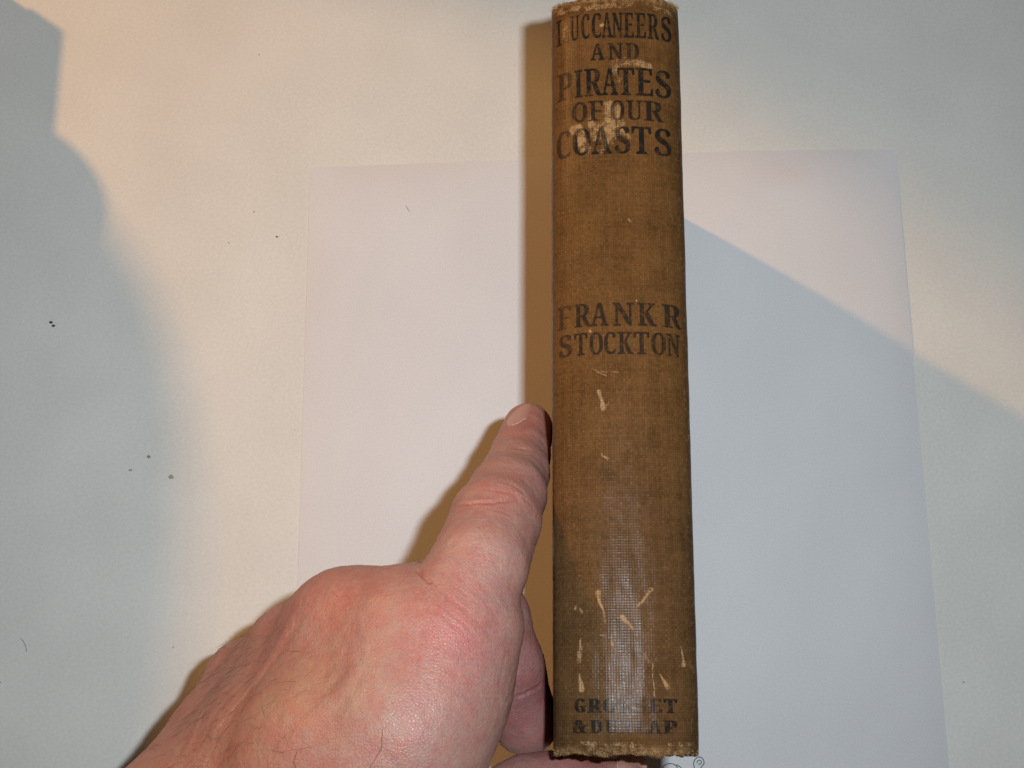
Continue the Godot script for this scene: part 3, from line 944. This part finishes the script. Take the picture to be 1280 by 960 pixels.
# centre (cm), radius, and the tint there from blood, pigment and, on the bent finger, painted shade
const BLUSH_AND_SHADE := [
	["first knuckle", [-1.6, 16.6, -2.4], 1.2, [1.06, 0.90, 0.90]],
	["below the first knuckle", [-0.9, 16.6, -2.0], 1.2, [1.05, 0.90, 0.94]],
	["second knuckle", [-3.9, 15.2, -3.0], 1.1, [1.10, 0.88, 0.84]],
	["third knuckle", [-5.4, 13.0, -3.0], 1.0, [1.08, 0.88, 0.84]],
	["web", [-2.6, 15.6, -3.1], 0.8, [1.0, 0.98, 0.92]],
	["finger joint", [-0.2, 14.4, -5.3], 0.9, [1.06, 0.90, 0.88]],
	["finger tip", [0.3, 11.0, -7.9], 1.0, [1.06, 0.86, 0.90]],
	["tendon", [-5.6, 15.5, -0.6], 0.8, [1.0, 1.06, 0.98]],
	["pale patch", [-2.8, 16.7, -0.8], 1.2, [0.97, 1.04, 1.06]],
	["freckled patch", [-4.4, 16.1, -1.4], 0.9, [0.95, 0.97, 0.86]],
	["brown spot", [-3.3, 16.5, -1.9], 0.16, [0.90, 0.80, 0.66]],
	["brown spot", [-4.7, 16.0, -1.9], 0.2, [0.90, 0.82, 0.70]],
	["brown spot", [-3.9, 16.4, -1.2], 0.22, [0.92, 0.86, 0.74]],
	["wrist", [-5.8, 15.0, 0.6], 2.4, [1.06, 0.97, 0.86]],
	["bent finger", [0.2, 10.4, -1.2], 1.8, [0.68, 0.56, 0.65]],  # a flush, plus shade painted into the skin colour
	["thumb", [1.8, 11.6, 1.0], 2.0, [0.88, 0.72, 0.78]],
	["thumb side", [-0.2, 15.6, -1.0], 1.2, [0.96, 0.98, 0.98]],
]

func build_hand() -> void:
	var order := []
	for g in GROUPS.size():
		for b in BONES:
			if b[0] == GROUPS[g]: order.append([g, b])
	for o in order:
		var a := Vector3(o[1][1][0], o[1][1][1], o[1][1][2])
		var b := Vector3(o[1][2][0], o[1][2][1], o[1][2][2])
		ba.append(a)
		bd.append(b - a)
		bl.append(1.0 / maxf((b - a).length_squared(), 1e-6))
		br0.append(o[1][3])
		br1.append(o[1][4] - o[1][3])
		bg.append(o[0])
	var lo := Vector3(1e9, 1e9, 1e9)
	var hi := -lo
	for i in ba.size():
		var r := Vector3.ONE * (maxf(br0[i], br0[i] + br1[i]) + 0.3)
		lo = lo.min(ba[i] - r).min(ba[i] + bd[i] - r)
		hi = hi.max(ba[i] + r).max(ba[i] + bd[i] + r)
	var h := 0.062
	var split := lo.z + ceilf((1.75 - lo.z) / (h * 5)) * h * 5
	var v := PackedVector3Array()
	var t := PackedInt32Array()
	surface_nets(lo, Vector3(hi.x, hi.y, split), h, v, t)
	var coarse := v.size()
	surface_nets(Vector3(lo.x, lo.y, split - 0.34), hi, 0.16, v, t)
	var nrm := normals_of(v, t)
	# folds and ridges of the skin, found through a coarse lattice
	var cell := 0.4
	var hash_ := {}
	for c in CREASES:
		var pts := []
		for q in c[3]: pts.append(Vector3(q[0], q[1], q[2]))
		for i in pts.size() - 1:
			var fade0 := clampf(float(i) / 1.5, 0.25, 1.0) * clampf(float(pts.size() - 1 - i) / 1.5, 0.2, 1.0)
			var weak := 1.0 if c[0] != "fold" else (0.8 if c[1] > 0.05 else 0.45)
			var seg := [pts[i], pts[i + 1], c[1] * fade0 * weak, c[2]]
			var reach: float = c[2] * 2.2
			var l: Vector3 = pts[i].min(pts[i + 1]) - Vector3.ONE * (reach + 0.05)
			var u: Vector3 = pts[i].max(pts[i + 1]) + Vector3.ONE * (reach + 0.05)
			var k0 := Vector3i((l / cell).floor())
			var k1 := Vector3i((u / cell).floor())
			for x in range(k0.x, k1.x + 1):
				for y in range(k0.y, k1.y + 1):
					for z in range(k0.z, k1.z + 1):
						var key := Vector3i(x, y, z)
						if not hash_.has(key): hash_[key] = []
						hash_[key].append(seg)
	var nz := FastNoiseLite.new()
	nz.seed = 4
	nz.frequency = 0.9
	nz.fractal_octaves = 3
	var nz2 := FastNoiseLite.new()
	nz2.seed = 6
	nz2.frequency = 3.2
	nz2.fractal_octaves = 2
	var col := PackedColorArray()
	col.resize(v.size())
	var moved := v.duplicate()
	for i in v.size():
		var p := v[i]
		var push := nz.get_noise_3dv(p) * 0.020 + nz2.get_noise_3dv(p) * 0.008
		var groove := 0.0
		var key := Vector3i((p / cell).floor())
		if hash_.has(key):
			var by := {}
			for s in hash_[key]:
				var a: Vector3 = s[0]
				var d: Vector3 = s[1] - a
				var q := p - a - d * clampf((p - a).dot(d) / maxf(d.length_squared(), 1e-6), 0.0, 1.0)
				var dist: float = q.length() / s[3]
				if dist < 2.2:
					var depth: float = s[2]
					var f: float = exp(-dist * dist * 1.4) - 0.35 * exp(-(dist - 1.35) * (dist - 1.35) * 5.0)
					var w: float = -depth * f
					if not by.has(s[3]) or absf(w) > absf(by[s[3]]): by[s[3]] = w
			for w in by.values(): groove += w
		moved[i] = p + nrm[i] * (push + groove)
		var r := 0.415
		var g := 0.206
		var b := 0.166
		for q in BLUSH_AND_SHADE:
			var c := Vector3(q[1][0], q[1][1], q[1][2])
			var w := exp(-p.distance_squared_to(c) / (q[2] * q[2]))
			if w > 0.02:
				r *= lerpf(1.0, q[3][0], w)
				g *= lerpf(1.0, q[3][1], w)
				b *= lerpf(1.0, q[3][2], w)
		var mott := nz.get_noise_3dv(p * 1.7 + Vector3(9, 3, 5))
		var spot := nz2.get_noise_3dv(p * 0.8 + Vector3(2, 8, 1))
		r *= 1.0 + 0.05 * spot
		g *= 1.0 - 0.20 * mott + 0.07 * spot
		b *= 1.0 - 0.18 * mott + 0.02 * spot
		var flush := clampf(-groove * 6.0, 0.0, 0.4)      # blood shows in the depth of a fold
		g *= 1.0 - flush * 0.5
		b *= 1.0 - flush * 0.45
		col[i] = Color(clampf(r, 0, 1), clampf(g, 0, 1), clampf(b, 0, 1))
	nrm = normals_of(moved, t)
	var arrays := []
	arrays.resize(Mesh.ARRAY_MAX)
	for i in moved.size(): moved[i] *= CM
	arrays[Mesh.ARRAY_VERTEX] = moved
	arrays[Mesh.ARRAY_NORMAL] = nrm
	arrays[Mesh.ARRAY_COLOR] = col
	arrays[Mesh.ARRAY_INDEX] = t
	var mesh := ArrayMesh.new()
	mesh.add_surface_from_arrays(Mesh.PRIMITIVE_TRIANGLES, arrays)
	var hand := solid("hand", mesh, skin_material())
	tag(hand, "left hand with index finger stretched along the book and thumb under its lower end", "hand")
	# nails: thin curved plates laid on the ends of the index finger and the thumb
	var nm := StandardMaterial3D.new()
	nm.albedo_color = S(0.47, 0.235, 0.19)
	nm.roughness = 0.32
	nm.subsurf_scatter_enabled = true
	nm.subsurf_scatter_strength = 0.05
	nail(hand, nm, Vector3(0.15, 11.30, -8.02), Vector3(-0.20, 0.54, -0.82), Vector3(0.05, -0.82, -0.57), 0.55, 1.05, Vector3(0.74, -0.62, -0.5))
	nail(hand, nm, Vector3(2.62, 11.60, 0.98), Vector3(0.22, 0.88, 0.10), Vector3(0.96, -0.26, -0.05), 0.5, 0.95, Vector3(0.0, 0.1, 1.0))
	# hair on the back of the hand
	var rng := RandomNumberGenerator.new()
	rng.seed = 33
	var st := SurfaceTool.new()
	st.begin(Mesh.PRIMITIVE_TRIANGLES)
	var made := 0
	for k in 60000:
		if made >= 420: break
		var i := rng.randi() % coarse
		var p: Vector3 = moved[i] / CM
		if p.x > -3.6 or p.z < -3.4 or nrm[i].y < -0.1: continue
		var want := 0.05 + 0.9 * exp(-pow((p.x + 7.0) / 1.3, 2.0)) * clampf((p.z + 3.4) / 1.2, 0.0, 1.0)
		if rng.randf() > want: continue
		made += 1
		var n := nrm[i]
		var along := (Vector3(-0.75, -0.2, 0.25) + Vector3(rng.randf_range(-0.7, 0.7), rng.randf_range(-0.4, 0.4), rng.randf_range(-0.7, 0.7))).normalized()
		along = (along - n * along.dot(n)).normalized()
		var side := n.cross(along) * rng.randf_range(-0.5, 0.5)
		var l := rng.randf_range(0.25, 0.75)
		var pts := []
		var rad := []
		for q in 6:
			var s := q / 5.0
			pts.append((p + along * l * s + side * l * s * s * 0.6 + n * (0.02 + l * 0.22 * s * (1.0 - 0.55 * s))) * CM)
			rad.append(0.000024 * (1.0 - 0.75 * s))
		tube(st, pts, rad, 3)
	for q in [[[-2.73, 16.93, -0.1], [-2.72, 17.05, 0.3], [-2.95, 17.02, 0.68], [-3.3, 16.85, 1.0]], [[-4.62, 16.2, 0.35], [-4.66, 16.3, 0.6], [-4.5, 16.35, 0.9], [-4.2, 16.4, 1.1]]]:
		var pts := []
		var rad := []
		for i in q.size():
			pts.append(V(q[i][0], q[i][1], q[i][2]))
			rad.append(0.00004 * (1.0 - 0.2 * i))
		tube(st, pts, rad, 4)
	st.generate_normals()
	var hm := StandardMaterial3D.new()
	hm.albedo_color = S(0.055, 0.030, 0.018)
	hm.roughness = 0.5
	var hair := solid("hair", st.commit(), hm, hand)
	tag(hair, "", "", "", "stuff")

func nail(hand: Node, m: Material, base: Vector3, n: Vector3, a: Vector3, half: float, length: float, across: Vector3) -> void:
	n = n.normalized()
	a = (a - n * a.dot(n)).normalized()
	var c := (across - n * across.dot(n)).normalized()
	var all := PackedInt32Array(range(ba.size()))
	var rows := []
	var lower := []
	for j in 15:
		var t := j / 14.0
		var r := []
		var r2 := []
		for i in 15:
			var s := -1.0 + i / 7.0
			var w := half * (1.0 - 0.30 * pow(1.0 - t, 3.0))
			var back := 0.16 * s * s * (1.0 - t) - 0.14 * s * s * t
			var p := base + c * s * w + a * (length * t + back) + n * 0.6
			var k := 0.0
			while k < 1.1:
				var d := field(p, all)
				if d < 0.012: break
				p -= n * maxf(d * 0.8, 0.01)
				k += maxf(d * 0.8, 0.01)
			var lift := 0.022 - 0.035 * pow(absf(s), 5.0) - 0.04 * pow(1.0 - t, 8.0)
			r.append((p + n * lift) * CM)
			r2.append((p + n * (lift - 0.04)) * CM)
		rows.append(r)
		lower.append(r2)
	var ring := []
	for j in 15:
		var l: Array = lower[j].duplicate()
		l.reverse()
		ring.append(rows[j] + l)
	var plate := solid("fingernail", grid_mesh(ring, [], true), m, hand)
	var st := SurfaceTool.new()      # skin rim at the nail root, its highlight painted in as paleness
	st.begin(Mesh.PRIMITIVE_TRIANGLES)
	var pts := []
	var rad := []
	for i in range(1, 14):
		pts.append(rows[0][i] + (n * 0.006 - a * 0.012) * CM)
		rad.append((0.016 + 0.008 * sin(i * 2.3)) * CM)
	tube(st, pts, rad, 7)
	st.generate_normals()
	var pm := StandardMaterial3D.new()
	pm.albedo_color = S(0.56, 0.37, 0.29)
	pm.roughness = 0.45
	solid("cuticle", st.commit(), pm, plate)

# ---------------------------------------------------------------- small things on the table
func build_bits() -> void:
	var bits := [   # x, z, size, colour, label
		[[-16.45, -14.19], 0.055, [0.060, 0.052, 0.045], "pair of black specks of dirt on the tabletop left of the paper sheet", true],
		[[-12.67, -9.35], 0.060, [0.36, 0.29, 0.17], "upper crumb of the three tan crumbs left of the paper sheet", false],
		[[-13.28, -8.87], 0.050, [0.50, 0.44, 0.32], "palest and smallest of the three tan crumbs, leftmost of them", false],
		[[-11.84, -8.64], 0.075, [0.46, 0.38, 0.25], "largest of the three tan crumbs, the one nearest the paper sheet", false],
		[[-8.56, -17.51], 0.038, [0.16, 0.13, 0.10], "tiny dark crumb on the tabletop beside the paper sheet's upper left edge", false],
	]
	var rng := RandomNumberGenerator.new()
	rng.seed = 77
	for b in bits:
		var st := SurfaceTool.new()
		var cm: float = b[1]
		st.begin(Mesh.PRIMITIVE_TRIANGLES)
		for k in (2 if b[4] else 1):
			var o := Vector3(0.10 * k - 0.05, 0, 0.13 * k - 0.06) if b[4] else Vector3.ZERO
			var rows := []
			for j in 7:
				var ring := []
				for i in 9:
					var th := PI * j / 6.0
					var ph := TAU * i / 9.0
					var r := cm * (1.0 if j % 6 == 0 else rng.randf_range(0.75, 1.2))
					ring.append((o + Vector3(sin(th) * cos(ph) * r * 1.25, cos(th) * r * 0.4 + cm * 0.36, sin(th) * sin(ph) * r * 0.9)) * CM)
				rows.append(ring)
			st.append_from(grid_mesh(rows, [], true), 0, Transform3D())
		var m := StandardMaterial3D.new()
		m.albedo_color = S(b[2][0], b[2][1], b[2][2])
		m.roughness = 0.85
		var o2 := solid("crumb", st.commit(), m)
		o2.position = V(b[0][0], 0, b[0][1])
		tag(o2, b[3], "crumb", "crumbs on the tabletop")
	var lint := StandardMaterial3D.new()
	lint.albedo_color = S(0.30, 0.30, 0.32)
	lint.roughness = 0.7
	for q in [["short bent thread lying on the tabletop near the left edge", [[-16.6, -3.14], [-16.46, -3.0], [-16.36, -2.82], [-16.33, -2.66]], 0.012],
			["short grey fibre on the paper sheet near its top left corner", [[-3.88, -18.59], [-3.81, -18.50], [-3.75, -18.36]], 0.009]]:
		var st := SurfaceTool.new()
		st.begin(Mesh.PRIMITIVE_TRIANGLES)
		var pts := []
		var rad := []
		var y0: float = 0.02 if q[1][0][0] < -8.0 else 0.36
		for i in q[1].size():
			pts.append(V(q[1][i][0], y0 + 0.015 * (i % 2), q[1][i][1]))
			rad.append(q[2] * CM * (0.6 if i == 0 else 1.0))
		tube(st, pts, rad, 5)
		st.generate_normals()
		var o := solid("fibre", st.commit(), lint)
		tag(o, q[0], "fibre")

# ---------------------------------------------------------------- the lamp outside the frame, and added shapes that block its light
func build_lamp_and_blockers() -> void:
	var lamp := Node3D.new()
	put(lamp, "desk_lamp")
	tag(lamp, "brass desk lamp with a cone shade, standing beyond the upper left", "lamp")
	var from := V(-77, 68, -69)
	var dir := (V(-5, 0, -5) - from).normalized()
	lamp.position = V(-92, 0, -82)
	var at := from - lamp.position
	var side := dir.cross(Vector3.UP).normalized()
	var up := side.cross(dir)
	var metal := StandardMaterial3D.new()
	metal.albedo_color = S(0.42, 0.30, 0.12)
	metal.metallic = 0.9
	metal.roughness = 0.35
	var shade := StandardMaterial3D.new()
	shade.albedo_color = S(0.10, 0.16, 0.11)
	shade.roughness = 0.4
	var rows := []
	for q in [[-0.075, 0.012], [-0.072, 0.030], [-0.055, 0.040], [0.075, 0.075], [0.078, 0.075], [0.075, 0.072], [-0.050, 0.037], [-0.066, 0.028], [-0.069, 0.010]]:
		var ring := []
		for k in 36: ring.append(at + dir * q[0] + (side * cos(TAU * k / 36.0) + up * sin(TAU * k / 36.0)) * q[1])
		rows.append(ring)
	solid("lamp_shade", grid_mesh(rows, [], true), shade, lamp)
	var bulb := SphereMesh.new()
	bulb.radius = 0.02
	bulb.height = 0.04
	var glow := StandardMaterial3D.new()
	glow.albedo_color = S(0.8, 0.7, 0.5)
	glow.emission_enabled = true
	glow.emission = S(1.0, 0.47, 0.145)
	glow.emission_energy_multiplier = 1.5
	var bo := solid("bulb", bulb, glow, lamp)
	bo.position = at - dir * 0.030
	var st := SurfaceTool.new()
	st.begin(Mesh.PRIMITIVE_TRIANGLES)
	tube(st, [Vector3(0, 0.02, 0), Vector3(0, 0.74, 0), Vector3(0.01, 0.80, 0.01), Vector3(0.04, 0.82, 0.035), at - dir * 0.072], [0.008, 0.008, 0.008, 0.007, 0.007], 10)
	st.generate_normals()
	solid("stem", st.commit(), metal, lamp)
	var foot := CylinderMesh.new()
	foot.top_radius = 0.085
	foot.bottom_radius = 0.095
	foot.height = 0.025
	var fo := solid("base", foot, metal, lamp)
	fo.position = Vector3(0, 0.0127, 0)
	# unseen shapes added at the left only to cast the shadow across the table
	var cloth := StandardMaterial3D.new()
	cloth.albedo_color = S(0.20, 0.23, 0.27)
	cloth.roughness = 0.95
	var cr := []
	for j in 41:
		var ring := []
		var th := PI * (j / 40.0 - 0.5)
		for k in 72:
			var ph := TAU * k / 72.0
			var f := func(x: float) -> float: return signf(x) * pow(absf(x), 0.35)
			ring.append(V(f.call(cos(th)) * f.call(cos(ph)) * 4.0, f.call(sin(th)) * 12.2, f.call(cos(th)) * f.call(sin(ph)) * 16.0))
		cr.append(ring)
	cr.reverse()
	var cu := solid("cushion_blocker", grid_mesh(cr, [], true), cloth)  # unseen rounded slab, added to shade the left side
	cu.position = V(-37.9, 12.21, -18.9)
	cu.rotation_degrees.y = -4.5
	tag(cu, "grey blue rounded slab added unseen at the left to shade the tabletop", "cushion_blocker")
	var card := StandardMaterial3D.new()
	card.albedo_color = S(0.42, 0.30, 0.18)
	card.roughness = 0.85
	var carton_blocker := Node3D.new()  # added out of view to give the left shadow its sharp corner
	put(carton_blocker, "carton_blocker")
	carton_blocker.position = V(-27.5, 0, -26.95)
	tag(carton_blocker, "small brown block added unseen at the left to shade the tabletop", "shadow_blocker")
	var body := CSGBox3D.new()
	body.size = V(12.0, 4.7, 3.9)
	body.position = V(0, 2.35, 0)
	body.material = card
	put(body, "body", carton_blocker)
	var lid := CSGBox3D.new()
	lid.size = V(12.16, 1.4, 4.06)
	lid.position = V(0, 4.31, 0)
	lid.material = card
	put(lid, "lid", carton_blocker)
	var wood := StandardMaterial3D.new()
	wood.albedo_color = S(0.28, 0.16, 0.08)
	wood.roughness = 0.4
	var pr := []
	for q in [[0.02, 0.0], [0.42, 0.0], [0.44, 0.25], [0.42, 0.6], [0.40, 1.1], [0.36, 2.2], [0.40, 3.6], [0.75, 4.5]]: pr.append(q)
	for k in range(2, 21):
		var a := PI * k / 20.0
		pr.append([2.2 * sin(a) + (0.35 if k == 2 else 0.0), 6.9 - 2.2 * cos(a)])
	var wr := []
	for q in pr:
		var ring := []
		for k in 32: ring.append(V(maxf(q[0], 0.01) * cos(TAU * k / 32.0), q[1], maxf(q[0], 0.01) * sin(TAU * k / 32.0)))
		wr.append(ring)
	wr.reverse()
	var fig := solid("figure_blocker", grid_mesh(wr, [], true), wood)  # unseen, added so its round head fills out the left shadow
	fig.position = V(-24.0, 0, -24.38)
	tag(fig, "small round headed wooden shape added out of frame to fill out the left shadow", "figure_blocker")
